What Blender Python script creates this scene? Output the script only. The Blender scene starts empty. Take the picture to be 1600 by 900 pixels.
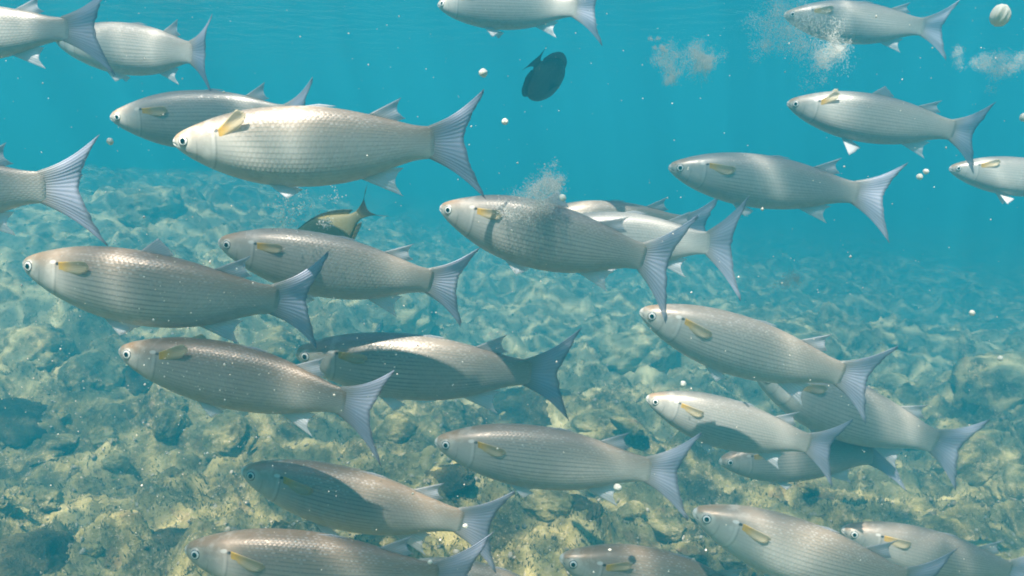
import bpy, math, random
import numpy as np
from mathutils import Vector, Matrix

# ------------------------------------------------------------------ camera, sky, sun, exposure
SC = bpy.context.scene
COL = SC.collection
CAM = Vector((0.0, 0.0, 1.25))
PITCH = math.radians(8.0)
FPX = 1385.0                                   # focal length in pixels of the 1600 px wide photograph
cd = bpy.data.cameras.new('camera'); cam = bpy.data.objects.new('camera', cd); COL.objects.link(cam)
cam.location = CAM; cam.rotation_euler = (math.pi/2 - PITCH, 0, 0)
cd.sensor_width = 36.0; cd.lens = 36.0*FPX/1600.0; cd.clip_start = 0.02; cd.clip_end = 500.0
SC.camera = cam
SUN_EL = math.radians(61.0); SUN_AZ = math.radians(205.0)      # azimuth clockwise from +Y: behind the camera, to its left
sdir = Vector((math.sin(SUN_AZ)*math.cos(SUN_EL), math.cos(SUN_AZ)*math.cos(SUN_EL), math.sin(SUN_EL)))
W = bpy.data.worlds.new('World'); SC.world = W; W.use_nodes = True
wn = W.node_tree; bg = wn.nodes['Background']
sky = wn.nodes.new('ShaderNodeTexSky'); sky.sky_type = 'NISHITA'; sky.sun_disc = False
sky.sun_elevation = SUN_EL; sky.sun_rotation = SUN_AZ
wn.links.new(sky.outputs[0], bg.inputs[0]); bg.inputs[1].default_value = 0.15
ld = bpy.data.lights.new('sun', 'SUN'); ld.energy = 4.2; ld.angle = math.radians(0.6); ld.color = (1.0, 0.93, 0.82)
sun = bpy.data.objects.new('sun', ld); COL.objects.link(sun)
sun.rotation_euler = sdir.to_track_quat('Z', 'Y').to_euler(); sun.location = (0, 0, 12)
vs = SC.view_settings; vs.view_transform = 'Standard'; vs.look = 'None'; vs.gamma = 1.0; vs.use_curve_mapping = False
vs.exposure = 1.52
cy = SC.cycles
cy.max_bounces = 8; cy.diffuse_bounces = 3; cy.glossy_bounces = 3; cy.transmission_bounces = 4
cy.volume_bounces = 3; cy.transparent_max_bounces = 24
cy.use_denoising = True
cy.caustics_reflective = False; cy.caustics_refractive = False
cy.sample_clamp_indirect = 4.0
cy.filter_width = 1.9

WATER_Z = 2.55
WATER_DENSITY = 0.215
rnd = random.Random(7)
RNG = np.random.default_rng(11)

# ------------------------------------------------------------------ helpers
def ray(px, py):
    f = Vector((0, math.cos(PITCH), -math.sin(PITCH))); u = Vector((0, math.sin(PITCH), math.cos(PITCH)))
    return f + Vector((1, 0, 0))*((px-800.0)/FPX) - u*((py-450.0)/FPX)
def at(px, py, depth): return CAM + ray(px, py)*depth

def hash2(ix, iy, seed):
    h = (ix.astype(np.int64)*374761393 + iy.astype(np.int64)*668265263 + seed*974711) & 0x7fffffff
    h = ((h ^ (h >> 13))*1274126177) & 0x7fffffff
    return ((h ^ (h >> 16)) & 0xffff)/65535.0
def vnoise(x, y, seed=0):
    ix = np.floor(x); iy = np.floor(y); fx = x-ix; fy = y-iy
    fx = fx*fx*fx*(fx*(fx*6-15)+10); fy = fy*fy*fy*(fy*(fy*6-15)+10)
    a = hash2(ix, iy, seed); b = hash2(ix+1, iy, seed); c = hash2(ix, iy+1, seed); d = hash2(ix+1, iy+1, seed)
    return (a+(b-a)*fx)*(1-fy) + (c+(d-c)*fx)*fy
def fbm(x, y, seed=0, octv=4):
    s = 0; a = 0.5; t = 0
    for k in range(octv):
        s = s + a*vnoise(x, y, seed+k*17); t += a
        x, y = (x*0.8-y*0.6)*2.03+3.1, (x*0.6+y*0.8)*2.03-1.7; a *= 0.5
    return s/t
def cell(x, y, seed=0):
    "distance to the nearest jittered point and that cell's random number"
    ix = np.floor(x); iy = np.floor(y); best = np.full(x.shape, 9.0); rv = np.zeros(x.shape)
    for dx in (-1, 0, 1):
        for dy in (-1, 0, 1):
            cx = ix+dx; cy_ = iy+dy
            px = cx+hash2(cx, cy_, seed); py = cy_+hash2(cx, cy_, seed+5)
            d = np.hypot(px-x, py-y); m = d < best
            best = np.where(m, d, best); rv = np.where(m, hash2(cx, cy_, seed+9), rv)
    return best, rv
def sstep(a, b, x):
    t = np.clip((x-a)/(b-a), 0, 1); return t*t*(3-2*t)

def mesh_np(name, verts, quads=None, tris=None, uv=None, smooth=True):
    me = bpy.data.meshes.new(name)
    verts = np.asarray(verts, np.float32)
    loops = []; starts = []; tot = []
    n = 0
    if quads is not None and len(quads):
        q = np.asarray(quads, np.int32); loops.append(q.ravel()); starts.append(np.arange(len(q))*4); tot.append(np.full(len(q), 4)); n = len(q)*4
    if tris is not None and len(tris):
        t = np.asarray(tris, np.int32); loops.append(t.ravel()); starts.append(n+np.arange(len(t))*3); tot.append(np.full(len(t), 3))
    loops = np.concatenate(loops).astype(np.int32); starts = np.concatenate(starts).astype(np.int32); tot = np.concatenate(tot).astype(np.int32)
    me.vertices.add(len(verts)); me.vertices.foreach_set('co', verts.ravel())
    me.loops.add(len(loops)); me.loops.foreach_set('vertex_index', loops)
    me.polygons.add(len(starts)); me.polygons.foreach_set('loop_start', starts); me.polygons.foreach_set('loop_total', tot)
    if smooth: me.polygons.foreach_set('use_smooth', np.ones(len(starts), bool))
    if uv is not None:
        l = me.uv_layers.new(name='uv'); l.data.foreach_set('uv', np.asarray(uv, np.float32)[loops].ravel())
    me.update(calc_edges=True); me.validate()
    return me
def link(name, me, mat=None, parent=None):
    o = bpy.data.objects.new(name, me); COL.objects.link(o)
    if mat is not None: me.materials.append(mat) if not me.materials else None
    if parent is not None: o.parent = parent
    return o
def tag(o, label=None, cat=None, group=None, kind=None):
    if label: o['label'] = label
    if cat: o['category'] = cat
    if group: o['group'] = group
    if kind: o['kind'] = kind
    return o

# ------------------------------------------------------------------ material helpers
class NT:
    def __init__(s, name):
        s.m = bpy.data.materials.new(name); s.m.use_nodes = True; s.t = s.m.node_tree; s.t.nodes.clear()
        s.out = s.t.nodes.new('ShaderNodeOutputMaterial')
    def n(s, kind, **kw):
        nd = s.t.nodes.new('ShaderNode'+kind)
        for k, v in kw.items(): setattr(nd, k, v)
        return nd
    def set(s, sock, v):
        if isinstance(v, bpy.types.NodeSocket): s.t.links.new(v, sock)
        elif v is not None:
            if isinstance(v, (tuple, list)) and len(v) == 3 and sock.type == 'RGBA': v = (*v, 1)
            sock.default_value = v
    def math(s, op, a, b=None, c=None, clamp=False):
        nd = s.n('Math', operation=op); nd.use_clamp = clamp
        s.set(nd.inputs[0], a)
        if b is not None: s.set(nd.inputs[1], b)
        if c is not None: s.set(nd.inputs[2], c)
        return nd.outputs[0]
    def mix(s, f, a, b, blend='MIX'):
        nd = s.n('Mix', data_type='RGBA', blend_type=blend)
        s.set(nd.inputs[0], f); s.set(nd.inputs[6], a); s.set(nd.inputs[7], b); return nd.outputs[2]
    def step(s, x, a, b):
        nd = s.n('MapRange', interpolation_type='SMOOTHSTEP'); s.set(nd.inputs[0], x); nd.inputs[1].default_value = a; nd.inputs[2].default_value = b
        return nd.outputs[0]
    def ramp(s, x, pts):
        nd = s.n('ValToRGB'); e = nd.color_ramp.elements
        while len(e) < len(pts): e.new(0.5)
        for k, (p, c) in enumerate(pts): e[k].position = p; e[k].color = (*c, 1) if len(c) == 3 else c
        s.set(nd.inputs[0], x); return nd.outputs[0]
    def noise(s, vec, scale, detail=4, rough=0.5, dist=0.0):
        nd = s.n('TexNoise'); s.set(nd.inputs['Vector'], vec); nd.inputs['Scale'].default_value = scale
        nd.inputs['Detail'].default_value = detail; nd.inputs['Roughness'].default_value = rough; nd.inputs['Distortion'].default_value = dist
        return nd
    def bump(s, h, strength, dist, normal=None):
        nd = s.n('Bump'); nd.inputs['Strength'].default_value = strength; nd.inputs['Distance'].default_value = dist
        s.set(nd.inputs['Height'], h)
        if normal is not None: s.set(nd.inputs['Normal'], normal)
        return nd.outputs[0]
    def princ(s, color, rough=0.5, metal=0.0, normal=None, spec=0.5, **kw):
        p = s.n('BsdfPrincipled'); s.set(p.inputs['Base Color'], color); s.set(p.inputs['Roughness'], rough)
        s.set(p.inputs['Metallic'], metal); s.set(p.inputs['Specular IOR Level'], spec)
        if normal is not None: s.set(p.inputs['Normal'], normal)
        for k, v in kw.items(): s.set(p.inputs[k.replace('_', ' ')], v)
        return p.outputs[0]
    def done(s, shader): s.t.links.new(shader, s.out.inputs[0]); return s.m
    def uv(s):
        nd = s.n('UVMap', uv_map='uv'); sp = s.n('SeparateXYZ'); s.t.links.new(nd.outputs[0], sp.inputs[0]); return sp.outputs[0], sp.outputs[1]

# ------------------------------------------------------------------ water: rippled surface and the water body
def mat_surface():
    k = NT('water_surface_caustic_tint')
    pos = k.n('NewGeometry').outputs['Position']
    warp = k.noise(pos, 1.3, 2, 0.5)
    wv = k.n('VectorMath', operation='MULTIPLY_ADD'); k.set(wv.inputs[0], warp.outputs[1]); wv.inputs[1].default_value = (0.55, 0.55, 0); k.set(wv.inputs[2], pos)
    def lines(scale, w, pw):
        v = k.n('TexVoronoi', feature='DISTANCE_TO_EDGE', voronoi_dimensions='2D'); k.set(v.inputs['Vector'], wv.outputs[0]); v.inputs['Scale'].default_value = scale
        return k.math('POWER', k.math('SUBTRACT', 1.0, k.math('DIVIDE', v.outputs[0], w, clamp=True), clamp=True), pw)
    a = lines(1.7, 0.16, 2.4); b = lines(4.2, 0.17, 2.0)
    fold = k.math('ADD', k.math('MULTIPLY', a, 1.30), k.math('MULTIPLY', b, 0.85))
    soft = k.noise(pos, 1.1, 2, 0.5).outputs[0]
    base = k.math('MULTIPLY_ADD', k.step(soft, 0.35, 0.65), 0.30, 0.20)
    tr = k.math('ADD', base, fold)        # caustic light painted into the tint, brighter than clear where ripples would focus it
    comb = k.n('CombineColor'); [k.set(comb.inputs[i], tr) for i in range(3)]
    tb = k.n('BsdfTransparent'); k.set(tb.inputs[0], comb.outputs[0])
    rip = k.noise(pos, 3.5, 3, 0.5, 0.5).outputs[0]
    nrm = k.bump(rip, 0.6, 0.08)
    gl = k.n('BsdfGlossy'); gl.inputs['Roughness'].default_value = 0.06; k.set(gl.inputs['Normal'], nrm)
    fr = k.n('Fresnel'); fr.inputs[0].default_value = 1.333
    mx = k.n('MixShader'); k.set(mx.inputs[0], fr.outputs[0]); k.set(mx.inputs[1], tb.outputs[0]); k.set(mx.inputs[2], gl.outputs[0])
    return k.done(mx.outputs[0])
xs = np.linspace(-40, 40, 81); X, Y = np.meshgrid(xs, xs, indexing='xy')
Zs = WATER_Z + 0.012*np.sin(X*1.9+Y*0.7) + 0.01*np.sin(Y*2.3-X*0.4)
def grid_quads(nr, nc):
    i = np.arange(nr-1)[:, None]*nc + np.arange(nc-1)[None, :]
    return np.stack([i, i+1, i+nc+1, i+nc], -1).reshape(-1, 4)
ws = link('water_surface', mesh_np('water_surface', np.stack([X, Y, Zs], -1).reshape(-1, 3), grid_quads(81, 81)), mat_surface())
tag(ws, 'rippled sea surface with painted caustics, seen from below', None, None, 'structure')

def build_haze():
    me = bpy.data.meshes.new('haze')
    x0, x1, y0, y1, z0, z1 = -44, 44, -44, 44, -2.6, WATER_Z+0.06
    v = [(x, y, z) for z in (z0, z1) for y in (y0, y1) for x in (x0, x1)]
    me.from_pydata(v, [], [(0, 2, 3, 1), (4, 5, 7, 6), (0, 1, 5, 4), (2, 6, 7, 3), (0, 4, 6, 2), (1, 3, 7, 5)])
    k = NT('sea_water')
    pv = k.n('VolumePrincipled')
    pv.inputs['Color'].default_value = (0.030, 0.425, 0.56, 1)
    pv.inputs['Density'].default_value = WATER_DENSITY
    pv.inputs['Anisotropy'].default_value = 0.15
    k.t.links.new(pv.outputs[0], k.out.inputs[1])
    o = link('haze', me, k.m)
    tag(o, 'turquoise sea water hanging between the fish and over the seabed', None, None, 'stuff')
build_haze()

# ------------------------------------------------------------------ seabed
def ground_h(x, y):
    x = np.asarray(x, float); y = np.asarray(y, float)
    left = sstep(0.4, -3.0, x + 0.10*(y-3))
    rise = 0.22*left + 0.58*left*sstep(2.2, 8.5, y) - 0.08*sstep(0.5, 3.0, x) - 0.45*sstep(0.0, 6.0, x)*sstep(3.5, 9.0, y) + 0.012*np.clip(y-4, 0, 20)
    wx = x + 0.30*(fbm(x*1.1, y*1.1, 71, 3)-.5); wy = y + 0.30*(fbm(x*1.1+9, y*1.1, 73, 3)-.5)
    big = (fbm(wx*0.6, wy*0.6, 3, 3)-.5)*0.55
    rid = lambda a, b, sd, o: 1-np.abs(2*fbm(a, b, sd, o)-1)
    crag = (rid(wx*1.5, wy*1.5, 21, 4)-.75)*0.32                       # ridges and hollows
    d2, r2 = cell(wx*4.3+2, wy*4.3, 33)
    knob = sstep(0.6, 0.1, d2)*(0.085*r2**3)
    d3, r3 = cell(x*10+3*fbm(x*6, y*6, 12, 2), y*10+4, 45)
    peb = sstep(0.55, 0.1, d3)*0.030*r3**2
    rough = (fbm(x*4, y*4, 55, 5)-.5)*0.20
    d4, r4 = cell(wx*2.6+7, wy*2.6, 87)
    pit = -sstep(0.30, 0.08, d4)*0.12*(r4 > 0.6)
    fine = (rid(x*13, y*13, 91, 4)-.75)*0.045 + (fbm(x*34, y*34, 93, 3)-.5)*0.030
    lump = crag
    return rise + big + lump + knob + peb + rough + pit + fine
gx = np.concatenate([[-40, -30, -22, -16, -12, -9, -7.5], np.linspace(-6.5, -3.0, 90)[:-1], np.linspace(-3.0, 3.0, 480), np.linspace(3.0, 6.5, 90)[1:], [7.5, 9, 12, 16, 22, 30, 40]])
gy = np.concatenate([[-40, -25, -15, -8, -4, -2, -1, -0.4], np.linspace(0, 1.3, 40)[:-1], np.linspace(1.3, 4.5, 330)[:-1], np.geomspace(4.5, 14, 170), [16, 19, 23, 28, 34, 40]])
GX, GY = np.meshgrid(gx, gy, indexing='xy')
GZ = ground_h(GX, GY)
def mat_ground(name='seabed_rock', warm=0.0):  # warm: more rust stains
    k = NT(name)
    g = k.n('NewGeometry'); pos = g.outputs['Position']
    n1 = k.noise(pos, 2.2, 6, 0.62, 0.6).outputs[0]; n2 = k.noise(pos, 9.0, 5, 0.65, 0.3).outputs[0]
    n3 = k.noise(pos, 38.0, 4, 0.7).outputs[0]; n4 = k.noise(pos, 130.0, 3, 0.6).outputs[0]
    col = k.ramp(k.math('MULTIPLY_ADD', n2, 0.55, k.math('MULTIPLY', n1, 0.5)), [(0.33, (0.055, 0.047, 0.019)), (0.45, (0.14, 0.118, 0.046)), (0.55, (0.32, 0.262, 0.095)), (0.68, (0.56, 0.46, 0.19))])
    col = k.mix(k.math('MULTIPLY', k.step(n3, 0.52, 0.66), 0.65), col, (0.52, 0.43, 0.24))          # pale coral grit
    col = k.mix(k.math('MULTIPLY', k.step(n3, 0.46, 0.34), 0.6), col, (0.050, 0.042, 0.024))       # dark turf algae
    col = k.mix(k.math('MULTIPLY', k.step(n4, 0.60, 0.70), 0.6), col, (0.62, 0.56, 0.44))
    sp = k.n('SeparateXYZ'); k.set(sp.inputs[0], pos)
    sand = k.math('MULTIPLY', k.step(k.math('MULTIPLY_ADD', n1, 5.0, sp.outputs[1]), 5.6, 8.0), k.step(n2, .36, .58))
    col = k.mix(k.math('MULTIPLY', sand, .8), col, (0.46, 0.45, 0.27))
    rust = k.step(k.noise(pos, 5.0, 4, 0.6, 1.2).outputs[0], 0.60, 0.72)
    col = k.mix(k.math('MULTIPLY', rust, 0.5+0.3*warm), col, (0.26, 0.125, 0.060))
    h = k.math('ADD', k.math('MULTIPLY', n2, 0.5), k.math('MULTIPLY_ADD', n4, 0.12, k.math('MULTIPLY', n3, 0.4)))
    return k.done(k.princ(col, 0.85, 0, k.bump(h, 0.9, 0.03), 0.2))
M_GROUND = mat_ground()
M_ROCK = mat_ground('reef_rock', 1.0)
seabed = link('seabed', mesh_np('seabed', np.stack([GX, GY, GZ], -1).reshape(-1, 3), grid_quads(len(gy), len(gx))), M_GROUND)
tag(seabed, 'uneven reef flat of pale rubble and brown algae', None, None, 'structure')

def ground_hit(px, py):
    r = ray(px, py); t = np.concatenate([np.arange(0.5, 6, .02), np.arange(6, 25, .1)])
    z = ground_h(CAM.x+r.x*t, CAM.y+r.y*t); m = np.nonzero(CAM.z+r.z*t <= z)[0]
    return CAM + r*float(t[m[0]]) if len(m) else None
# rocks: several shapes shared by many copies
def ico(sub):
    import bmesh
    bm = bmesh.new(); bmesh.ops.create_icosphere(bm, subdivisions=sub, radius=1.0)
    bm.verts.ensure_lookup_table()
    v = np.array([w.co[:] for w in bm.verts]); f = np.array([[w.index for w in q.verts] for q in bm.faces]); bm.free(); return v, f
ICO4, ICO4F = ico(5); ICO1, ICO1F = ico(1)
def rock_mesh(seed, angular):
    r = np.random.default_rng(seed); v = ICO4.copy()
    s = np.ones(len(v))
    if angular:
        for k in range(11):                      # planar cuts give broken faces
            n = r.normal(size=3); n /= np.linalg.norm(n); d = r.uniform(0.5, 0.85)
            h = v@n; m = h > d; v = np.where(m[:, None], v - np.outer((h-d)*0.93, n), v)
    o = r.uniform(0, 50, 3)
    def tri(p, sc, sd): return (fbm(p[:, 0]*sc+o[0]+p[:, 2]*sc*0.7, p[:, 1]*sc+o[1]-p[:, 2]*sc*0.6, sd, 4) + fbm(p[:, 2]*sc+o[2], p[:, 0]*sc*0.8+p[:, 1]*sc*0.5, sd+3, 4))/2-.5
    s = 1 + tri(v, 1.3, seed)*(0.7 if not angular else 0.35) + tri(v, 4.0, seed+1)*0.35 + tri(v, 11, seed+2)*0.20 + tri(v, 24, seed+6)*0.10
    v = v*s[:, None]*np.array([1, r.uniform(0.7, 0.95), r.uniform(0.55, 0.8)])
    return mesh_np('rock', v, None, ICO4F)
ROCKS = [rock_mesh(100+i, i >= 5) for i in range(9)]
for m_ in ROCKS[:5]: m_.materials.append(M_GROUND)
for m_ in ROCKS[5:]: m_.materials.append(M_ROCK)
def mat_turf_shade():
    k = NT('turf_shade_rock'); pos = k.n('NewGeometry').outputs['Position']
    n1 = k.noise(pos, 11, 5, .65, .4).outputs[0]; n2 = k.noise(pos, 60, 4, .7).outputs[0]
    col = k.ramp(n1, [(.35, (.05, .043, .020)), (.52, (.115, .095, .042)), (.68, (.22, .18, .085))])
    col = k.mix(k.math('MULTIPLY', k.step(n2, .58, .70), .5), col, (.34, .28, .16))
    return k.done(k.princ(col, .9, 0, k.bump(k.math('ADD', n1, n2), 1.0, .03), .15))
M_TURF_SHADE = mat_turf_shade()  # algae colour kept dark, also painting in the deep shade of seabed hollows
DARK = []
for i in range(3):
    m_ = ROCKS[i].copy(); m_.materials.clear(); m_.materials.append(M_TURF_SHADE); DARK.append(m_)
LAB = {'lump': ('rounded algae covered rock half sunk in the pale rubble', 'rounded rocks on the seabed'),
       'slab': ('angular brown broken rock lying on the pale rubble', 'broken rocks on the seabed'),
       'heap': ('reddish brown broken rock in the heap under a mullet with striped belly', 'heap of brown broken rocks'),
       'dark': ('dark rock toned for deep shade and brown algae among the paler rubble', 'dark rocks toned for shade and algae'),
       'far': ('broad mound of rock fading into the turquoise water', 'dim mounds of the distant reef'),
       'tiny': ('small loose stone lying between larger rocks of the reef', 'small loose stones')}
def put_rock(p, size, kind, sink=0.35, lab=None):
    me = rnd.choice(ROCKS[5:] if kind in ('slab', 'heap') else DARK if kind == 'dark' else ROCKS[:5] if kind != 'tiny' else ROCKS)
    o = link('rock', me)
    s = size*rnd.uniform(0.9, 1.1); o.scale = (s, s*rnd.uniform(0.85, 1.1), s*rnd.uniform(0.8, 1.0))
    o.rotation_euler = (rnd.uniform(-.3, .3), rnd.uniform(-.3, .3), rnd.uniform(0, 6.28))
    o.location = (p.x, p.y, p.z + s*0.7*(0.5-sink))
    tag(o, lab or LAB[kind][0], 'rock', None if lab else LAB[kind][1])
for px, py, sz, kd, lb in [
    (1035, 830, .085, 'heap', None), (1085, 865, .075, 'heap', None), (985, 800, .06, 'heap', None), (1075, 800, .07, 'heap', None), (1000, 880, .06, 'heap', None), (1140, 880, .06, 'heap', None), (930, 765, .05, 'heap', None),
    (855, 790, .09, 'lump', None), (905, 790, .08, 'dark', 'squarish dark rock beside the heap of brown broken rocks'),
    (20, 655, .20, 'dark', None), (25, 885, .20, 'dark', None), (250, 850, .12, 'dark', 'dark rock toned for shade and algae by the snout of the rosy-backed mullet'),
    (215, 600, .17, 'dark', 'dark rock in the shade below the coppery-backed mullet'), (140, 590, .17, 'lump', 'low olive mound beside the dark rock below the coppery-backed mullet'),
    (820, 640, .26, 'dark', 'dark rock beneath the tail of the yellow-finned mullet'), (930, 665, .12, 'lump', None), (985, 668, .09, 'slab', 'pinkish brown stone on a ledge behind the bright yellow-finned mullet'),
    (700, 650, .10, 'slab', None), (235, 330, .30, 'far', None), (110, 400, .22, 'far', None), (60, 560, .2, 'lump', None),
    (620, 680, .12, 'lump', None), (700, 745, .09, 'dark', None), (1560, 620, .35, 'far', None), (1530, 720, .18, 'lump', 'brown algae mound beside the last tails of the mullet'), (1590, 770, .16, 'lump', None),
    (600, 500, .35, 'far', None), (430, 560, .2, 'lump', None), (1250, 560, .35, 'far', None), (1000, 560, .3, 'far', None), (360, 690, .12, 'lump', None), (90, 700, .12, 'slab', None)]:
    p = ground_hit(px, py)
    if p: put_rock(p, sz, kd, (.85 if kd == 'dark' else .5), lb)
for _ in range(46):
    px = rnd.uniform(-60, 1660); py = 470 + 430*rnd.random()**0.8
    p = ground_hit(px, py)
    if not p: continue
    d = (p-CAM).length
    put_rock(p, rnd.uniform(0.009, 0.020)*d, 'tiny', 0.4)
# loose rubble nobody could count
def rubble():
    V = []; F = []; n = 0
    for _ in range(7000):
        y = 1.5 + 5.5*rnd.random()**1.6; x = rnd.uniform(-0.75, 0.75)*y + rnd.uniform(-.3, .3)
        s = rnd.choice([.004, .006, .008, .012])*rnd.uniform(.7, 1.5)
        a = RNG.normal(size=(3, 3)); q, _r = np.linalg.qr(a)
        v = (ICO1*RNG.uniform(.6, 1.25, (len(ICO1), 1)))@(q*np.array([1, .75, .55])[:, None])*s
        V.append(v + np.array([x, y, 0])); F.append(ICO1F+n); n += len(v)
    V = np.concatenate(V)
    c = V.reshape(-1, len(ICO1), 3).mean(1)
    V[:, 2] += np.repeat(ground_h(c[:, 0], c[:, 1])+.002, len(ICO1))
    k = NT('rubble'); pos = k.n('NewGeometry').outputs['Position']
    col = k.ramp(k.noise(pos, 31, 3).outputs[0], [(.35, (.10, .085, .05)), (.5, (.28, .24, .16)), (.62, (.52, .46, .36))])
    o = link('rubble', mesh_np('rubble', V, None, np.concatenate(F)), k.done(k.princ(col, .85, spec=.2)))
    tag(o, 'loose coral rubble strewn over the seabed', None, None, 'stuff')
rubble()

def turf():
    N = 110000; y = 1.4 + 5.0*RNG.random(N)**1.6; x = RNG.uniform(-.72, .72, N)*y + RNG.uniform(-.3, .3, N)
    m = fbm(x*3.2, y*3.2, 123, 4) + .35*(fbm(x*14, y*14, 129, 2)-.5) > .50
    x = x[m]; y = y[m]; n = len(x); z = ground_h(x, y)
    h = RNG.uniform(.006, .022, n); a = RNG.uniform(0, 6.28, n); w = RNG.uniform(.0012, .003, n); l = RNG.normal(0, .5, (n, 2))*h[:, None]
    B = np.stack([x, y, z-.003], 1); d = np.stack([np.cos(a), np.sin(a), 0*a], 1)*w[:, None]
    T = B + np.stack([l[:, 0], l[:, 1], h], 1); Mi = (B+T)/2 + np.stack([-l[:, 1], l[:, 0], 0*h], 1)*.25
    V = np.stack([B-d, B+d, Mi+d*.8, Mi-d*.8, T], 1).reshape(-1, 3); o5 = (np.arange(n)*5)[:, None]
    k = NT('turf_algae'); pos = k.n('NewGeometry').outputs['Position']
    col = k.ramp(k.noise(pos, 6, 4, .6).outputs[0], [(.35, (.060, .055, .022)), (.5, (.13, .115, .05)), (.65, (.22, .18, .085))])
    o = link('turf_algae', mesh_np('turf_algae', V, o5+np.array([[0, 1, 2, 3]]), o5+np.array([[3, 2, 4]])), k.done(k.princ(col, .8, spec=.2)))
    tag(o, 'short olive brown algae turf growing on the reef', None, None, 'stuff')
turf()

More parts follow.
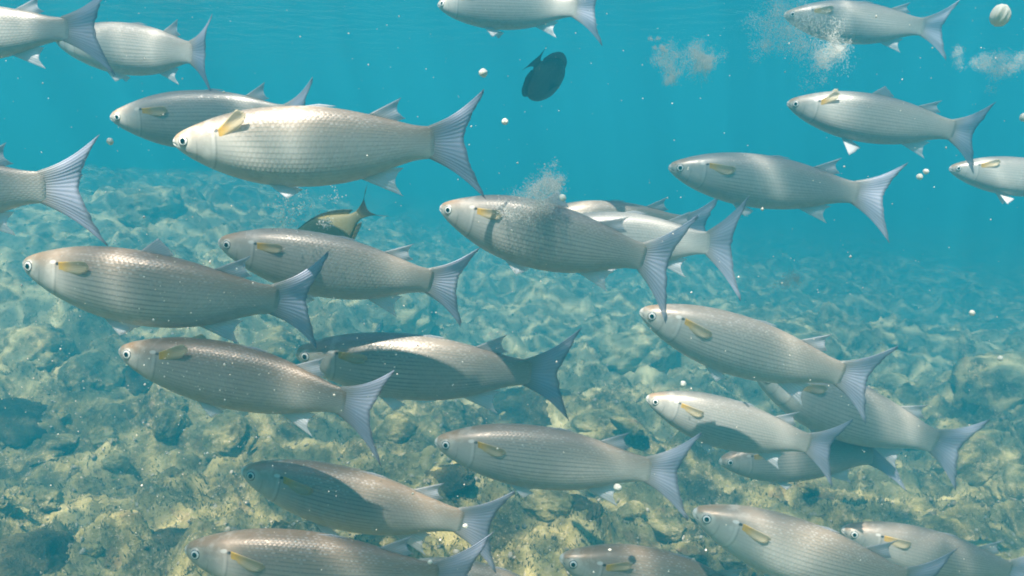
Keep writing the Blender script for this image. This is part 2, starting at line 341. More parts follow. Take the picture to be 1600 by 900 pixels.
# ------------------------------------------------------------------ fish
def mat_skin(name, ramp, head, stripe=0.48, metal=0.16, rough=0.36, scales=(26.0, 54.0)):
    k = NT(name); u, v = k.uv()
    oi = k.n('ObjectInfo').outputs['Random']
    row = k.math('MULTIPLY', v, scales[0]); ri = k.math('FLOOR', row); rf = k.math('FRACT', row)
    uo = k.math('MULTIPLY_ADD', u, scales[1], k.math('MULTIPLY', k.math('MODULO', ri, 2.0), 0.5)); uf = k.math('FRACT', uo); ui = k.math('FLOOR', uo)
    wn_ = k.n('TexWhiteNoise', noise_dimensions='2D'); cv = k.n('CombineXYZ'); k.set(cv.inputs[0], ui); k.set(cv.inputs[1], ri); k.set(wn_.inputs['Vector'], cv.outputs[0]); rv = wn_.outputs[0]
    dx = k.math('MULTIPLY', k.math('SUBTRACT', uf, 0.42), 0.62); dy = k.math('SUBTRACT', rf, 0.5)
    d = k.math('SQRT', k.math('ADD', k.math('MULTIPLY', dx, dx), k.math('MULTIPLY', dy, dy)))
    body = k.step(u, 0.12, 0.36)
    col = k.ramp(v, ramp)
    geo = k.n('NewGeometry').outputs['Position']
    blot = k.noise(geo, 14.0, 4, 0.6).outputs[0]
    col = k.mix(k.math('MULTIPLY', k.step(blot, 0.35, 0.7), 0.30), col, k.mix(0.5, col, (0.30, 0.24, 0.18)))
    wa = k.n('Attribute', attribute_type='OBJECT', attribute_name='warm').outputs['Fac']
    if stripe > 0:
        col = k.mix(k.math('MULTIPLY', wa, k.step(v, .62, .30)), col, k.mix(.62, col, (.36, .235, .145)))
        col = k.mix(k.math('MULTIPLY', k.math('SUBTRACT', 1.0, wa), .35), col, (.60, .60, .58))
    col = k.mix(k.math('MULTIPLY', k.math('MULTIPLY', k.step(u, 0.16, 0.02), k.step(v, 0.55, 0.15)), 0.75), col, head)
    # dark length stripes along the scale rows, and glints painted on the upper scale centres
    st = k.math('MULTIPLY', k.math('MULTIPLY', k.step(k.math('ABSOLUTE', dy), 0.24, 0.06), body), k.math('MULTIPLY', k.step(v, 0.10, 0.24), k.step(v, 0.88, 0.62)))
    brk = k.noise(geo, 9.0, 3, .6).outputs[0]
    st = k.math('MULTIPLY', st, k.math('MULTIPLY_ADD', k.step(brk, .30, .62), .60, .40))
    col = k.mix(k.math('MULTIPLY', st, stripe), col, (0.12, 0.13, 0.12))
    if stripe > 0: col = k.mix(k.math('MULTIPLY', k.math('MULTIPLY', rv, body), .20), col, (.20, .19, .17))
    glint = k.math('MULTIPLY', k.math('MULTIPLY', k.step(d, 0.34, 0.10), k.step(k.math('ADD', rv, k.math('MULTIPLY_ADD', brk, .8, -.4)), 0.42, 0.95)), k.math('MULTIPLY', body, k.step(v, 0.62, 0.30)))
    col = k.mix(k.math('MULTIPLY', glint, 0.30), col, (0.80, 0.78, 0.74))
    # axillary spot and gill slit
    def spot(cu, cv_, ru, rv_):
        a = k.math('DIVIDE', k.math('SUBTRACT', u, cu), ru); b = k.math('DIVIDE', k.math('SUBTRACT', v, cv_), rv_)
        return k.step(k.math('ADD', k.math('MULTIPLY', a, a), k.math('MULTIPLY', b, b)), 1.4, 0.5)
    if stripe > 0:
        col = k.mix(k.math('MULTIPLY', spot(0.19, 0.365, 0.008, 0.022), 0.92), col, (0.012, 0.014, 0.018))
        col = k.mix(k.math('MULTIPLY', spot(0.168, 0.345, 0.014, 0.030), 0.6), col, (0.8, 0.78, 0.72))
        ge = k.math('SUBTRACT', u, k.math('MULTIPLY_ADD', k.math('SINE', k.math('MULTIPLY', v, math.pi)), 0.055, 0.135))
        gl = k.math('MULTIPLY', k.step(k.math('ABSOLUTE', ge), 0.006, 0.001), k.math('MULTIPLY', k.step(v, 0.30, 0.42), k.step(v, 0.95, 0.8)))
        col = k.mix(k.math('MULTIPLY', gl, 0.30), col, (0.10, 0.10, 0.10))
        gp = k.math('MULTIPLY', k.step(k.math('ABSOLUTE', k.math('ADD', ge, 0.011)), 0.009, 0.002), k.math('MULTIPLY', k.step(v, 0.32, 0.45), k.step(v, 0.9, 0.7)))
        col = k.mix(k.math('MULTIPLY', gp, 0.22), col, (0.80, 0.78, 0.74))
        mo = k.math('MULTIPLY', k.step(k.math('ABSOLUTE', k.math('SUBTRACT', v, 0.60)), 0.035, 0.012), k.step(u, 0.026, 0.018))
        col = k.mix(mo, col, (0.05, 0.035, 0.03))
        col = k.mix(k.math('MULTIPLY', spot(0.030, 0.33, 0.005, 0.02), .8), col, (.05, .04, .035))
        pl = k.math('SUBTRACT', u, k.math('MULTIPLY_ADD', k.math('SINE', k.math('MULTIPLY', v, math.pi)), 0.035, 0.075))
        pm = k.math('MULTIPLY', k.step(k.math('ABSOLUTE', pl), 0.006, 0.001), k.math('MULTIPLY', k.step(v, 0.42, 0.52), k.step(v, 0.88, 0.75)))
        col = k.mix(k.math('MULTIPLY', pm, 0.30), col, (.16, .15, .13))
        hm = k.noise(geo, 55, 4, .65).outputs[0]
        col = k.mix(k.math('MULTIPLY', k.math('MULTIPLY', k.step(hm, .45, .68), k.step(u, .26, .14)), .35), col, (.74, .70, .62))
        lip = k.step(u, 0.014, 0.004)
        col = k.mix(k.math('MULTIPLY', lip, 0.85), col, (0.86, 0.80, 0.72))
        gr = spot(0.053, 0.44, 0.036, 0.16)
        col = k.mix(k.math('MULTIPLY', gr, 0.40), col, (0.72, 0.66, 0.54))
    val = k.math('MULTIPLY_ADD', oi, 0.30, 0.82)
    hs = k.n('HueSaturation'); k.set(hs.inputs['Value'], val); k.set(hs.inputs['Color'], col); col = hs.outputs[0]
    h = k.math('MULTIPLY', k.math('ADD', k.math('MULTIPLY', k.step(d, 0.55, 0.05), 0.85), k.math('MULTIPLY', k.step(k.math('ABSOLUTE', dy), 0.45, 0.10), -0.5)), body)
    nz = k.noise(geo, 220, 2, 0.6).outputs[0]
    nrm = k.bump(k.math('ADD', h, k.math('MULTIPLY', nz, 0.25)), 0.20, 0.0018)
    ro = k.math('MULTIPLY_ADD', rv, 0.16, rough-0.06)
    return k.done(k.princ(col, ro, metal, nrm, 0.5))
def mat_fin(name, base, tip, rays=34.0, alpha=0.82, tipdark=0.0, rayw=0.30):
    k = NT(name); s, r = k.uv()
    ph = k.math('SINE', k.math('MULTIPLY', s, rays*2*math.pi))
    col = k.mix(k.step(r, 0.02, 0.6), base, tip)
    col = k.mix(k.math('MULTIPLY', k.step(ph, -0.2, 0.9), rayw), col, (0.62, 0.62, 0.64))
    if tipdark: col = k.mix(k.math('MULTIPLY', k.step(r, 0.86, 1.0), tipdark), col, (0.08, 0.09, 0.11))
    nrm = k.bump(ph, 0.22, 0.0010)
    p = k.princ(col, 0.42, 0.05, nrm, 0.45)
    tl = k.n('BsdfTranslucent'); k.set(tl.inputs[0], col); k.set(tl.inputs['Normal'], nrm)
    m1 = k.n('MixShader'); m1.inputs[0].default_value = 0.38; k.set(m1.inputs[1], p); k.set(m1.inputs[2], tl.outputs[0])
    tp = k.n('BsdfTransparent')
    fa = k.math('SUBTRACT', 1.0, k.math('MULTIPLY', k.math('MULTIPLY_ADD', r, -0.22, 1.0), k.math('MULTIPLY_ADD', ph, 0.05, alpha)), clamp=True)
    m2 = k.n('MixShader'); k.set(m2.inputs[0], fa); k.set(m2.inputs[1], m1.outputs[0]); k.set(m2.inputs[2], tp.outputs[0])
    return k.done(m2.outputs[0])
def plain(name, col, rough=0.4, spec=0.5, metal=0.0):
    k = NT(name); n = k.noise(k.n('NewGeometry').outputs['Position'], 90, 3).outputs[0]
    c = k.mix(k.math('MULTIPLY', k.step(n, .35, .7), .25), col, tuple(x*0.6 for x in col))
    return k.done(k.princ(c, rough, metal, None, spec))
M_SKIN = mat_skin('mullet_skin', [(0.0, (.085, .075, .050)), (.11, (.19, .155, .11)), (.27, (.35, .305, .25)), (.46, (.45, .44, .40)), (.70, (.50, .495, .45)), (1.0, (.66, .63, .56))], (.48, .29, .15))
M_SURG = mat_skin('surgeonfish_skin', [(0.0, (.36, .28, .08)), (.25, (.22, .19, .07)), (.6, (.15, .15, .075)), (1.0, (.26, .21, .07))], (.12, .10, .05), 0.0, 0.0, 0.5, (50., 90.))
M_DARK = mat_skin('dark_skin', [(0.0, (.020, .024, .030)), (.5, (.030, .034, .042)), (1.0, (.020, .024, .032))], (.03, .03, .035), 0.0, 0.0, 0.55, (50., 90.))
M_TAIL = mat_fin('tail_membrane', (.42, .40, .36), (.50, .53, .65), 17.0, .90, 0.55, .24)
M_FIN = mat_fin('fin_membrane', (.45, .44, .42), (.52, .54, .58), 9.0, .78)
M_PALE = mat_fin('pale_fin_membrane', (.76, .75, .72), (.88, .88, .90), 8.0, .88)
M_PECT = mat_fin('yellow_fin_membrane', (.92, .58, .05), (.72, .62, .40), 9.0, .80, 0.0, .20)
M_SFIN = mat_fin('olive_fin_membrane', (.30, .24, .07), (.13, .12, .06), 12.0, .95, 0.0, .05)
M_DFIN = mat_fin('black_fin_membrane', (.022, .026, .034), (.026, .03, .042), 16.0, .97, 0.0, .02)
M_IRIS = plain('iris_silver', (.85, .84, .78), .25, .6)
M_RIM = plain('eye_rim_dark', (.030, .032, .036), .35)
M_LID = plain('eyelid_pale', (.55, .50, .42), .35)
M_PUP = plain('pupil_black', (.004, .004, .005), .08, .8)

MUL = dict(
    top=[(0, .012), (.012, .027), (.03, .039), (.07, .058), (.12, .078), (.19, .101), (.31, .126), (.44, .136), (.56, .134), (.66, .123), (.74, .108), (.845, .084), (.93, .064), (1.0, .058)],
    bot=[(0, .010), (.012, .022), (.03, .036), (.06, .056), (.11, .082), (.23, .128), (.34, .153), (.44, .162), (.56, .160), (.68, .143), (.76, .122), (.845, .092), (.93, .067), (1.0, .060)],
    wid=[(0, .012), (.012, .023), (.03, .036), (.055, .047), (.11, .062), (.2, .078), (.35, .088), (.5, .086), (.65, .068), (.8, .042), (.9, .025), (.96, .013), (1, .0055)],
    skin=M_SKIN, tail=M_TAIL, eye=(.056, .006, .0240), lo=.985)
SUR = dict(
    top=[(0, .012), (.03, .05), (.08, .12), (.16, .19), (.28, .235), (.42, .25), (.58, .235), (.72, .185), (.84, .115), (.93, .06), (1, .045)],
    bot=[(0, .012), (.03, .05), (.08, .10), (.16, .165), (.28, .215), (.42, .235), (.58, .22), (.72, .175), (.84, .11), (.93, .06), (1, .045)],
    wid=[(0, .01), (.03, .03), (.1, .055), (.25, .08), (.45, .085), (.65, .065), (.85, .035), (1, .014)],
    skin=M_SURG, tail=M_SFIN, eye=(.13, .09, .026), lo=.985)
def prof(pts, t):
    p = np.array(pts); x = p[:, 0]; y = p[:, 1]
    # monotone-ish cubic through the points
    m = np.gradient(y, x); t = np.clip(t, 0, 1); i = np.clip(np.searchsorted(x, t)-1, 0, len(x)-2)
    h = x[i+1]-x[i]; s = (t-x[i])/h
    return (2*s**3-3*s**2+1)*y[i] + (s**3-2*s**2+s)*h*m[i] + (-2*s**3+3*s**2)*y[i+1] + (s**3-s**2)*h*m[i+1]

def bender(bend, vb):
    "maps straight fish space (x 0..1.25) onto a body curved sideways (bend) and slightly up or down (vb)"
    tt = np.linspace(-0.05, 1.35, 281); dt = tt[1]-tt[0]
    th = bend*np.clip(tt-0.28, 0, None)**1.5; ph = vb*np.clip(tt-0.3, 0, None)
    dx = np.cos(th)*np.cos(ph); dy = np.sin(th)*np.cos(ph); dz = np.sin(ph)
    def integ(d): c = np.concatenate([[0], np.cumsum((d[1:]+d[:-1])/2*dt)]); return c - np.interp(0, tt, c)
    cx, cy_, cz = integ(dx), integ(dy), integ(dz)
    e = np.array([np.interp(1, tt, cx), np.interp(1, tt, cy_), np.interp(1, tt, cz)])
    L = np.linalg.norm(e); X = e/L; Yv = np.cross([0, 0, 1], X); Yv /= np.linalg.norm(Yv); Zv = np.cross(X, Yv)
    R = np.stack([X, Yv, Zv])/L
    def f(P):
        P = np.asarray(P, float); x = P[:, 0]
        a = np.interp(x, tt, th); b = np.interp(x, tt, ph)
        c = np.stack([np.interp(x, tt, cx), np.interp(x, tt, cy_), np.interp(x, tt, cz)], 1)
        n = np.stack([-np.sin(a), np.cos(a), 0*a], 1); u = np.stack([-np.cos(a)*np.sin(b), -np.sin(a)*np.sin(b), np.cos(b)], 1)
        return (c + n*P[:, 1:2] + u*P[:, 2:3])@R.T
    return f

def body_mesh(sp, f, name='body', gill=True):
    nt, na = 74, 40
    q = np.linspace(0, 1, nt); t = np.where(q < .5, 0.9*q*q*1.35+q*.13, 0); t = q**1.45
    a = np.linspace(0, 2*np.pi, na, endpoint=False)
    T, A = np.meshgrid(t, a, indexing='ij')
    hu = prof(sp['top'], T); hl = prof(sp['bot'], T); w = prof(sp['wid'], T)
    c = np.cos(A); s = np.sin(A)
    ex = 0.90
    z = np.where(c > 0, hu*np.abs(c)**ex, -hl*np.abs(c)**ex)
    y = w*np.sign(s)*np.abs(s)**0.88
    v = np.where(A <= np.pi, A/np.pi, 2-A/np.pi)
    x = T*sp['lo']
    if gill:
        ge = 0.135+0.055*np.sin(v*np.pi)
        k = np.exp(-((T-ge+0.016)/0.016)**2)*np.exp(-((v-.62)/.26)**2)*np.where(T < ge, 1, np.exp(-((T-ge)/.005)**2))
        y *= 1+0.030*k; z *= 1+0.012*k
        pre = np.exp(-((T-0.105-0.02*np.sin(v*np.pi))/0.007)**2)*np.exp(-((v-.66)/.16)**2); y *= 1-0.03*pre
        mouth = np.exp(-((v-.60)/.06)**2)*np.exp(-(T/.022)**2); x = x + 0.006*mouth
    P = np.stack([x, y, z], -1).reshape(-1, 3)
    n = len(P)
    P = np.concatenate([P, [[-0.003, 0, 0.0]], [[sp['lo']+.004, 0, 0]]])
    UV = np.concatenate([np.stack([T, v], -1).reshape(-1, 2), [[0, .5]], [[1, .5]]])
    i = np.arange(nt-1)[:, None]*na; j = np.arange(na)[None, :]; j2 = (j+1) % na
    Q = np.stack([i+j, i+j2, i+na+j2, i+na+j], -1).reshape(-1, 4)
    jj = np.arange(na); b = (nt-1)*na
    Tt = np.concatenate([np.stack([np.full(na, n), (jj+1) % na, jj], -1), np.stack([np.full(na, n+1), b+jj, b+(jj+1) % na], -1)])
    return mesh_np(name, f(P), Q[:, ::-1], Tt[:, ::-1], UV)
def fin_mesh(name, base, outer, f, th0=.007, th1=.0014, ns=33, nr=10, curve=None, wave=0.0, wk=9.0, ridge=0.00018):
    "closed thin blade between a base line base(s) and a free edge outer(s), s in 0..1, with ray ridges"
    s = np.linspace(0, 1, ns); r = np.linspace(0, 1, nr)
    B = np.array([base(a) for a in s]); O = np.array([outer(a) for a in s])
    S, R = np.meshgrid(s, r, indexing='ij')
    P = B[:, None, :]*(1-R[..., None]) + O[:, None, :]*R[..., None]
    if curve is not None: P = P + curve(S, R)
    sd = int(RNG.integers(0, 9999)); nick = (vnoise(s*ns*.33, s*0+sd, 7)-.5)*.05 + (vnoise(s*ns*.9, s*0+sd, 9)-.5)*.035
    P = P + (O-B)[:, None, :]*(nick[:, None]*(R**3))[..., None]
    du = np.gradient(P, axis=0); dr = np.gradient(P, axis=1); N = np.cross(du, dr); N /= (np.linalg.norm(N, axis=-1, keepdims=True)+1e-9)
    P = P + N*(wave*np.sin(S*wk+1.3)*R**1.5)[..., None]
    th = (th0+(th1-th0)*R**0.7)/2 * np.sqrt(np.clip(np.minimum(S, 1-S)*12, 0.15, 1)) + ridge*np.cos(np.arange(ns)*np.pi)[:, None]*(1-0.5*R)
    th = np.maximum(th, .0004)
    V = np.concatenate([(P+N*th[..., None]).reshape(-1, 3), (P-N*th[..., None]).reshape(-1, 3)])
    m = ns*nr; g = grid_quads(ns, nr)
    rim = np.concatenate([np.arange(nr), np.arange(1, ns)*nr+nr-1, (ns-1)*nr+np.arange(nr-2, -1, -1), np.arange(ns-2, 0, -1)*nr])
    rim2 = np.roll(rim, -1)
    Q = np.concatenate([g, g[:, ::-1]+m, np.stack([rim2, rim, rim+m, rim2+m], -1)])
    UV = np.concatenate([np.stack([S, R], -1).reshape(-1, 2)]*2)
    return mesh_np(name, f(V), Q, None, UV)

def eye_parts(parent, sp, f, side):
    et, ez, er = sp['eye']
    w = float(prof(sp['wid'], np.array([et]))[0]); hu = float(prof(sp['top' if ez > 0 else 'bot'], np.array([et]))[0])
    cz = min(abs(ez)/hu, .95); sy = (1-cz**(2/.9))**.5; yy = w*sy**0.88
    cen = np.array([et*sp['lo'], side*(yy-0.35*er), ez])
    fwd = np.array([-0.20, side*0.95, 0.10]); fwd /= np.linalg.norm(fwd)
    ux = np.cross(fwd, [0, 0, 1.]); ux /= np.linalg.norm(ux); uz = np.cross(ux, fwd)
    def dome(r0, r1, h0, rings, nseg=20, cap=False):
        V = []; 
        for i in range(rings+1):
            rr = r0+(r1-r0)*i/rings; hh = h0*math.sqrt(max(0, 1-(rr/(er*1.08))**2))
            for j in range(nseg):
                a = 2*math.pi*j/nseg; V.append(cen + ux*rr*math.cos(a) + uz*rr*math.sin(a) + fwd*hh)
        Q = [(i*nseg+j, i*nseg+(j+1) % nseg, (i+1)*nseg+(j+1) % nseg, (i+1)*nseg+j) for i in range(rings) for j in range(nseg)]
        Tt = []
        if cap: V.append(cen+fwd*h0); Tt = [(len(V)-1, (j+1) % nseg, j) for j in range(nseg)]
        return f(np.array(V)), Q, Tt
    V, Q, T = dome(er*.30, er*1.07, er*.62, 12)
    me = mesh_np('eye', V, Q)
    for m in (M_IRIS, M_RIM, M_LID): me.materials.append(m)
    mi = []
    for i in range(12):
        fr = (.30+.77*(i+.5)/12)
        mi += [0 if fr < .66 else 1 if fr < .84 else 2]*20
    me.polygons.foreach_set('material_index', np.array(mi, np.int32))
    e = link('eye', me, None, parent)
    V, Q, T = dome(er*.02, er*.42, er*.67, 4, 20, True)
    link('pupil', mesh_np('pupil', V, Q, T), M_PUP, e)

def frame(P, Q, roll):
    x = (Q-P).normalized(); up = Vector((0, 0, 1)); up = (up - x*up.dot(x)).normalized(); y = up.cross(x)
    r = math.radians(roll); up2 = up*math.cos(r) - y*math.sin(r); y2 = up2.cross(x)
    return Matrix(((x.x, y2.x, up2.x), (x.y, y2.y, up2.y), (x.z, y2.z, up2.z)))
def solve(s, t, L, yaw):
    dz = L*math.sin(math.radians(yaw)); lo, hi = 0.2, 12.0
    for _ in range(60):
        m = (lo+hi)/2
        if (at(*s, m)-at(*t, m+dz)).length > L: hi = m
        else: lo = m
    return at(*s, lo), at(*t, lo+dz)

def root_fish(name, s, t, L, yaw, roll):
    P, Q = solve(s, t, L, yaw)
    e = bpy.data.objects.new(name, None); COL.objects.link(e); e.empty_display_size = .05
    M = frame(P, Q, roll).to_4x4(); M.translation = P
    e.matrix_world = M @ Matrix.Scale((Q-P).length, 4)
    return e
def mullet(label, s, t, L=.34, yaw=0, roll=0, bend=0.0, vb=0.0, deep=1.0, pect=25, d1=0.04, pelv=0.5, span=1.0, droop=0.0, warm=0.4):
    deep *= rnd.uniform(.90, 1.06); bend += rnd.uniform(-.4, .4); vb += rnd.uniform(-.05, .05); roll += rnd.uniform(-4, 4)
    e = root_fish('mullet', s, t, L, yaw, roll)
    tag(e, label, 'fish', 'shoal of grey mullet')
    f = bender(bend, vb)
    sp = dict(MUL); sp['top'] = [(a, b*(1+(deep-1)*min(1, a*4))) for a, b in MUL['top']]; sp['bot'] = [(a, b*(1+(deep-1)*min(1, a*4))) for a, b in MUL['bot']]
    bd = link('body', body_mesh(sp, f), M_SKIN, e); bd['warm'] = float(warm)
    top = lambda x: float(prof(sp['top'], np.array([x]))[0]); bot = lambda x: float(prof(sp['bot'], np.array([x]))[0]); wid = lambda x: float(prof(sp['wid'], np.array([x]))[0])
    rr = rnd.uniform
    # forked tail
    k1, k2 = rr(.95, 1.06)*span, rr(.97, 1.1)*span
    def tb(a): q = 2*a-1; return (.955-.010*(1-q*q), 0, .0585*q)
    def to(a):
        q = 2*a-1; z = (.198*k1 if q > 0 else .216*k2)*abs(q)**1.05*(1 if q > 0 else -1)
        return (1.105+.088*abs(q)**1.55 - .008*abs(q)**12, 0, z)
    def tc(S, R):
        q = 2*S-1; b = -np.sign(q)*np.abs(q)*.020*np.sin(R*np.pi)
        return np.stack([0*b, droop*R*R*.05*np.abs(q), b], -1)
    link('tail_fin', fin_mesh('tail_fin', tb, to, f, .011, .0016, 45, 14, tc, .006, rr(9, 15), .00025), M_TAIL, e)
    # second dorsal fin
    h2 = rr(.9, 1.1)
    def db(a): x = .735+.105*a; return (x, 0, top(x)-.006)
    def do(a): return (.868+.012*a-.030*math.sin(a*math.pi)*(1-.3*a), 0, (top(.86)+.088*h2)*(1-a)**1.3 + (top(.87)+.012)*(1-(1-a)**1.3))
    link('dorsal_fin', fin_mesh('dorsal_fin', db, do, f, .007, .0014, 21, 9, None, .004), M_FIN, e)
    # first (spiny) dorsal fin, raised by d1
    hh = .004+.100*d1
    def fb(a): x = .462+.085*a; return (x, 0, top(x)-.006)
    def fo(a): return (.462+.085*a+.075-.05*d1+.02*(1-a), 0, top(.5+.06*(1-d1))+hh*(1-a)**0.9+.001)
    link('dorsal_fin', fin_mesh('dorsal_fin', fb, fo, f, .006, .0014, 13, 7), M_FIN, e)
    # anal fin
    ha = rr(.9, 1.1)
    def ab(a): x = .700+.125*a; return (x, 0, -bot(x)+.006)
    def ao(a): return (.862+.006*a-.036*math.sin(a*math.pi)*(1-.3*a), 0, -(bot(.845)+.104*ha)*(1-a)**1.35 - (bot(.86)+.008)*(1-(1-a)**1.35))
    link('anal_fin', fin_mesh('anal_fin', ab, ao, f, .007, .0014, 21, 9, None, .004), M_PALE, e)
    for sd in (-1, 1):
        # pelvic fins
        def pb(a): return (.355+.035*a, sd*(.028-.006*a), -bot(.37)+.010)
        def po(a): return (.435+.035*a+.02*pelv*(a-.5), sd*(.028+.03*pelv*(1-a)), -bot(.40)-.092*pelv*(1-.6*a)+.002)
        link('pelvic_fin', fin_mesh('pelvic_fin', pb, po, f, .006, .0012, 13, 8), M_PALE, e)
        # pectoral fins
        w0 = wid(.2)*.93; pa = math.radians(pect+rr(-9, 9)); ln = .126*rr(.88, 1.08); out = .028
        def qb(a): return (.196+.004*a, sd*(w0+.001), .052-.034*a)
        def qo(a):
            g = pa - (a-.35)*0.62; l = ln*(.52+.50*math.sin((1-a)*math.pi*.62+.18))
            return (.198+l*math.cos(g), sd*(w0+out*(.55+.45*(1-a))), .034+l*math.sin(g)*.9)
        link('pectoral_fin', fin_mesh('pectoral_fin', qb, qo, f, .006, .0014, 17, 9, None, .003), M_PECT, e)
        eye_parts(e, sp, f, sd)
    return e

FISH = [
 # label, snout px, tail base px, length, yaw (+ = tail farther), roll, ...
 ('pale mullet swimming out of the frame with its raised tail before a striped mullet', (-190, 52), (112, 45), dict(warm=0.35, L=.33, yaw=-4, bend=.25, d1=.2)),
 ('striped silver mullet, its head hidden by the tail of the mullet ahead', (88, 62), (303, 82), dict(warm=0.2, L=.34, yaw=-20, pect=10, bend=-.3)),
 ('slim bright mullet half hidden behind the largest mullet in clear water', (173, 184), (452, 182), dict(warm=0.1, L=.34, yaw=-6, pect=2, roll=10, bend=-.5)),
 ('large mullet in clear blue water covering a slimmer one behind it', (272, 222), (684, 222), dict(warm=0.75, L=.34, pect=34, yaw=3, bend=.15)),
 ('mullet cut by the frame edge, tail tip touching the back of a brown mullet', (-340, 298), (78, 292), dict(warm=0.4, L=.34, yaw=2, d1=.2, span=1.0)),
 ('brown mullet with raised yellowish fin, its tail over the head of a mullet below', (38, 412), (440, 468), dict(warm=0.9, L=.34, yaw=4, bend=.9, pect=18, d1=.55, roll=4)),
 ('mullet with dappled flank swimming below a brown surgeonfish', (342, 378), (680, 440), dict(warm=0.5, L=.33, yaw=6, pect=6, bend=.3, roll=6)),
 ('mullet with coppery sunlit back and pale tail over the reef rubble', (187, 548), (545, 630), dict(warm=0.95, L=.315, yaw=-6, bend=-.5, pect=24, roll=4)),
 ('yellow-finned mullet behind the coppery-backed one, its snout under another fish\'s tail', (462, 552), (835, 582), dict(warm=0.6, L=.385, yaw=2, pect=2, bend=.2, roll=3)),
 ('mullet with a puff of white crumbs above its shoulders', (688, 325), (1012, 402), dict(warm=0.35, L=.31, yaw=-5, bend=.25, pect=14, d1=.6, pelv=.5, span=1.3)),
 ('bright striped mullet with wide fanned tail, head hidden behind the crumb-dusted mullet', (842, 362), (1113, 380), dict(warm=0.05, L=.305, yaw=-14, bend=-.2, d1=.1, pelv=.5, span=1.35)),
 ('dark-backed mullet almost hidden behind two overlapping striped mullet', (815, 350), (1075, 352), dict(warm=0.6, L=.38, yaw=4, roll=10)),
 ('silver mullet cut by the top of the water view, above the black fish', (685, 8), (905, 12), dict(warm=0.0, L=.32, yaw=-24, pect=10, pelv=.6, bend=-.3)),
 ('pale mullet feeding in a cloud of white crumbs', (1225, 24), (1447, 42), dict(warm=0.1, L=.35, yaw=-10, pect=12, bend=-.2, pelv=.8)),
 ('bright mullet with white belly fins spread and grey tail over a smaller one', (1230, 162), (1495, 204), dict(warm=0.0, L=.33, yaw=-12, pect=40, d1=.5, pelv=1.0, bend=.5, roll=3)),
 ('mullet with pale gill edge and bluish tail, alone in clear blue water', (1045, 262), (1346, 302), dict(warm=0.1, L=.36, yaw=-6, pect=-4, pelv=.6, bend=-.3)),
 ('mullet leaving the view, its face partly behind a grey tail', (1483, 264), (1705, 285), dict(warm=0.1, L=.33, yaw=-8, pect=30, pelv=.8)),
 ('mullet over the dim reef with another fish\'s tail tip across its face', (1000, 487), (1322, 586), dict(warm=0.6, L=.36, yaw=0, pect=-6, bend=.5, roll=2)),
 ('bright mullet with yellow pectoral fin above a darker one near the rubble', (1010, 622), (1270, 694), dict(warm=0.3, L=.32, yaw=-4, pect=2, bend=-.2, roll=3)),
 ('mullet showing only its rear half and a strip of head between two others', (1180, 585), (1468, 692), dict(warm=0.4, L=.42, yaw=2, bend=.3, roll=2)),
 ('dull olive mullet low over the pale rubble behind a bright yellow-finned one', (1124, 722), (1368, 712), dict(warm=0.7, L=.34, yaw=2, pect=4, bend=-.4, roll=0)),
 ('mullet with pinkish back and dark striped belly above brown broken rocks', (680, 690), (1022, 735), dict(warm=0.7, L=.34, yaw=-2, pect=-4, bend=.2, roll=3)),
 ('brown mullet with a sunlit shoulder, touched by a pale tail tip', (378, 735), (728, 815), dict(warm=0.95, L=.34, yaw=3, pect=0, bend=.4, roll=3)),
 ('mullet with rosy brown back skimming close over the dark rubble', (290, 858), (690, 900), dict(warm=1.0, L=.34, yaw=4, pect=-6, bend=.3, roll=3)),
 ('shaded olive mullet behind the tail of the rosy-backed one', (628, 885), (890, 948), dict(warm=0.9, L=.37, yaw=0, roll=2)),
 ('olive-brown mullet nosing down among the brown broken rocks', (875, 872), (1190, 950), dict(warm=1.0, L=.33, yaw=6, roll=4)),
 ('grey-brown mullet beside the broken rocks, its tail over a smaller mullet', (1083, 800), (1420, 908), dict(warm=0.75, L=.34, yaw=2, pect=-6, bend=.2, roll=2)),
 ('smaller mullet low over the rubble behind a grey-brown mullet\'s tail', (1315, 828), (1582, 892), dict(warm=0.6, L=.35, yaw=4, pect=-4, bend=.2, roll=2)),
]
for lab, s, t, kw in FISH: mullet(lab, s, t, **kw)

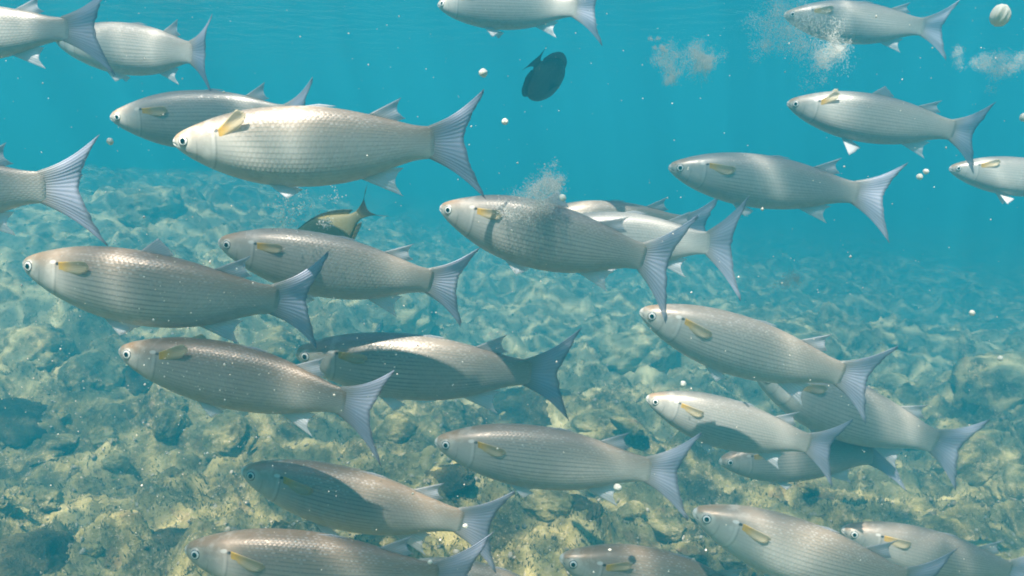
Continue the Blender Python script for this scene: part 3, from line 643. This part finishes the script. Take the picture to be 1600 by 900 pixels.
def disc_fish(name, label, s, t, L, yaw, roll, skin, finm, tail_tip, fork, fin_h, bend=0.0, sp0=SUR, scale_h=1.0):
    e = root_fish(name, s, t, L, yaw, roll); tag(e, label, 'fish')
    f = bender(bend, 0.0); sp = dict(sp0)
    sp['top'] = [(a, b*scale_h if a > 0 else b) for a, b in sp0['top']]; sp['bot'] = [(a, b*scale_h if a > 0 else b) for a, b in sp0['bot']]
    link('body', body_mesh(sp, f, 'body', False), skin, e)
    top = lambda x: float(prof(sp['top'], np.array([x]))[0]); bot = lambda x: float(prof(sp['bot'], np.array([x]))[0])
    def tb(a): q = 2*a-1; return (.965, 0, .044*q)
    def to(a): q = 2*a-1; return (fork+(tail_tip[0]-fork)*abs(q)**2.2, 0, tail_tip[1]*abs(q)**1.1*(1 if q > 0 else -1))
    link('tail_fin', fin_mesh('tail_fin', tb, to, f, .018, .002, 41, 12, lambda S, R: np.stack([0*S, 0*S, -(2*S-1)*.03*np.sin(R*np.pi)], -1), .004), finm, e)
    for sg, nm, x0 in ((1, 'dorsal_fin', .16), (-1, 'anal_fin', .42)):
        pr = top if sg > 0 else bot
        def b(a): x = x0+(.90-x0)*a; return (x, 0, sg*(pr(x)-.008))
        def o(a):
            x = x0+(.90-x0)*a; k = min(1, a*5)**.6*(1 if a < .9 else max(.0, (1-a)*10)**.5)
            return (x+.03+.035*a, 0, sg*(pr(min(x, .9))+fin_h*k*(.75+.5*a)))
        link(nm, fin_mesh(nm, b, o, f, .007, .0016, 41, 8, None, .003), finm, e)
    for sd in (-1, 1):
        def qb(a): return (.24+.01*a, sd*.076, .03-.06*a)
        def qo(a): g = .15-(a-.5)*1.0; l = .16*(.7+.3*math.sin((1-a)*2.4)); return (.24+l*math.cos(g), sd*(.10+.03*(1-a)), l*math.sin(g))
        link('pectoral_fin', fin_mesh('pectoral_fin', qb, qo, f, .006, .0014, 15, 8), finm, e)
        eye_parts(e, sp, f, sd)
    return e
disc_fish('surgeonfish', 'olive brown surgeonfish with a crescent tail diving behind a mullet', (446, 420), (563, 334), .19, -8, 0, M_SURG, M_SFIN, (1.24, .205), 1.09, .012, .15)
disc_fish('black_fish', 'black oval fish turned away, hanging alone in clear blue water', (862, 146), (839, 99), .20, -77, -45, M_DARK, M_DFIN, (1.24, .19), 1.16, .060, .2, SUR, 1.12)
disc_fish('reef_fish', 'tiny dark fish hovering over the distant pale reef', (590, 524), (597, 503), .09, 10, 0, M_DARK, M_DFIN, (1.25, .14), 1.12, .04)

# ------------------------------------------------------------------ crumbs, crumb clouds, drifting particles
def mat_crumb(name, col, a):
    k = NT(name); p = k.princ(col, .6, 0, None, .3)
    tp = k.n('BsdfTransparent'); m = k.n('MixShader'); m.inputs[0].default_value = 1-a
    k.set(m.inputs[1], p); k.set(m.inputs[2], tp.outputs[0]); return k.done(m.outputs[0])
M_CRUMB = mat_crumb('soaked_crumb', (.80, .74, .62), 1.0)
M_DUST = mat_crumb('crumb_dust', (.92, .88, .80), .30)
OCT = np.array([(1, 0, 0), (-1, 0, 0), (0, 1, 0), (0, -1, 0), (0, 0, 1), (0, 0, -1)], float)
OCTF = np.array([(0, 2, 4), (2, 1, 4), (1, 3, 4), (3, 0, 4), (2, 0, 5), (1, 2, 5), (3, 1, 5), (0, 3, 5)])
def specks(C, S):
    n = len(C); j = RNG.uniform(.6, 1.3, (n, 6, 1))
    V = C[:, None, :] + OCT[None]*S[:, None, None]*j
    F = OCTF[None] + (np.arange(n)*6)[:, None, None]
    return V.reshape(-1, 3), F.reshape(-1, 3)
def cloud(label, lobes, depth, n, sz=.00065):
    n *= 4
    "lobes: (px, py, radius px, weight)"
    w = np.array([l[3] for l in lobes]); w = w/w.sum(); C = []
    for (px, py, r, _), ww in zip(lobes, w):
        c = np.array(at(px, py, depth)); rad = r/FPX*depth; m = int(n*ww)
        kn = RNG.normal(size=(max(4, m//90), 3))*rad*.55
        pts = kn[RNG.integers(0, len(kn), m)] + RNG.normal(size=(m, 3))*rad*.26
        C.append(c+pts)
    C = np.concatenate(C); S = sz*RNG.uniform(.5, 1.4, len(C))
    V, F = specks(C, S)
    o = link('crumb_cloud', mesh_np('crumb_cloud', V, None, F), M_DUST); tag(o, label, 'crumb cloud', 'clouds of soaked crumbs', 'stuff')
cloud('forked cloud of pale crumb dust alone in clear blue water', [(1045, 90, 20, 1), (1048, 118, 14, .8), (1085, 90, 18, 1.3), (1105, 100, 16, 1.3), (1030, 70, 8, .3)], 1.5, 2600)
cloud('wide veil of crumb dust around a feeding mullet\'s face', [(1205, 30, 26, .8), (1195, 70, 18, .4), (1240, 45, 30, 1), (1270, 60, 34, 1), (1300, 75, 20, 1.4), (1290, 95, 18, .5)], 1.62, 3600, .0007)
cloud('thin trailing cloud of crumb dust behind a feeding mullet\'s tail', [(1495, 90, 12, .3), (1530, 100, 14, .5), (1555, 103, 18, 1), (1590, 98, 18, .7)], 1.7, 1500)
cloud('puff of crumb dust rising over a mullet\'s shoulders', [(850, 300, 24, 1), (862, 285, 16, .8), (835, 312, 24, .8), (805, 330, 24, .4)], 1.22, 2000)
cloud('small knot of crumb dust low over the distant reef', [(1240, 437, 13, 1), (1225, 440, 12, .4)], 1.8, 700)
cloud('sprinkle of crumb dust over the surgeonfish', [(480, 330, 34, .7), (450, 345, 30, .5), (505, 355, 16, .8), (440, 310, 26, .3)], 1.25, 120, .0011)
CR = mesh_np('crumb', ICO4*(1+.35*(fbm(ICO4[:, 0]*1.6+ICO4[:, 2]+9, ICO4[:, 1]*1.6-ICO4[:, 2]*.6+4, 5, 3)-.5))[:, None], None, ICO4F); CR.name = 'crumb'; CR.materials.append(M_CRUMB)
def crumb(px, py, rpx, depth, label, grp=None):
    o = link('crumb', CR); s = rpx/FPX*depth; o.scale = (s, s, s*1.1); o.location = at(px, py, depth)
    o.rotation_euler = (rnd.uniform(0, 3), rnd.uniform(0, 3), rnd.uniform(0, 3)); tag(o, label, 'crumb', grp)
crumb(1563, 24, 15, .9, 'largest round white crumb, near the trailing crumb cloud')
crumb(755, 114, 6.5, 1.1, 'round crumb drifting in clear water beside the black fish')
crumb(789, 190, 5, 1.1, 'small crumb drifting between the largest mullet\'s tail and the black fish')
for (px, py, r, d) in [(1437, 276, 4.5, 1.4), (1447, 268, 4, 1.4)]: crumb(px, py, r, d, 'one of a close pair of crumbs beneath white belly fins', 'pair of crumbs')
crumb(879, 309, 5, 1.18, 'crumb above the back of the crumb-dusted mullet')
crumb(1519, 489, 4.5, 1.5, 'crumb drifting alone over the dim distant reef')
crumb(1563, 560, 4, 1.5, 'pale crumb drifting over the algae mound beyond the mullet tails')
crumb(1067, 600, 5, 1.4, 'crumb just above the back of the bright yellow-finned mullet')
crumb(965, 762, 6, 1.25, 'crumb against the tail of the mullet above the broken rocks')
crumb(727, 822, 3.5, 1.2, 'crumb against the tail of the brown mullet with sunlit shoulder')
crumb(672, 878, 3.5, 1.1, 'crumb before the shaded olive mullet')
crumb(172, 221, 5, 1.0, 'faint crumb ahead of the slim bright mullet')
crumb(1600, 183, 6, 1.2, 'crumb drifting beyond the grey tail of the bright mullet')
def particles():
    N = 1000; px = RNG.uniform(-100, 1700, N); py = RNG.uniform(-60, 960, N); dep = RNG.uniform(.45, 2.3, N)
    M2 = 420; px = np.concatenate([px, RNG.normal(300, 190, M2)]); py = np.concatenate([py, RNG.normal(590, 120, M2)]); dep = np.concatenate([dep, RNG.uniform(.55, 1.1, M2)])
    C = np.array([at(a, b, c) for a, b, c in zip(px, py, dep)])
    S = .00042*(1+2.2*RNG.random(len(C))**5)*(.6+.5*dep)
    V, F = specks(C, S)
    o = link('drifting_particles', mesh_np('drifting_particles', V, None, F), M_CRUMB); tag(o, 'fine white particles adrift in the water', None, None, 'stuff')
particles()
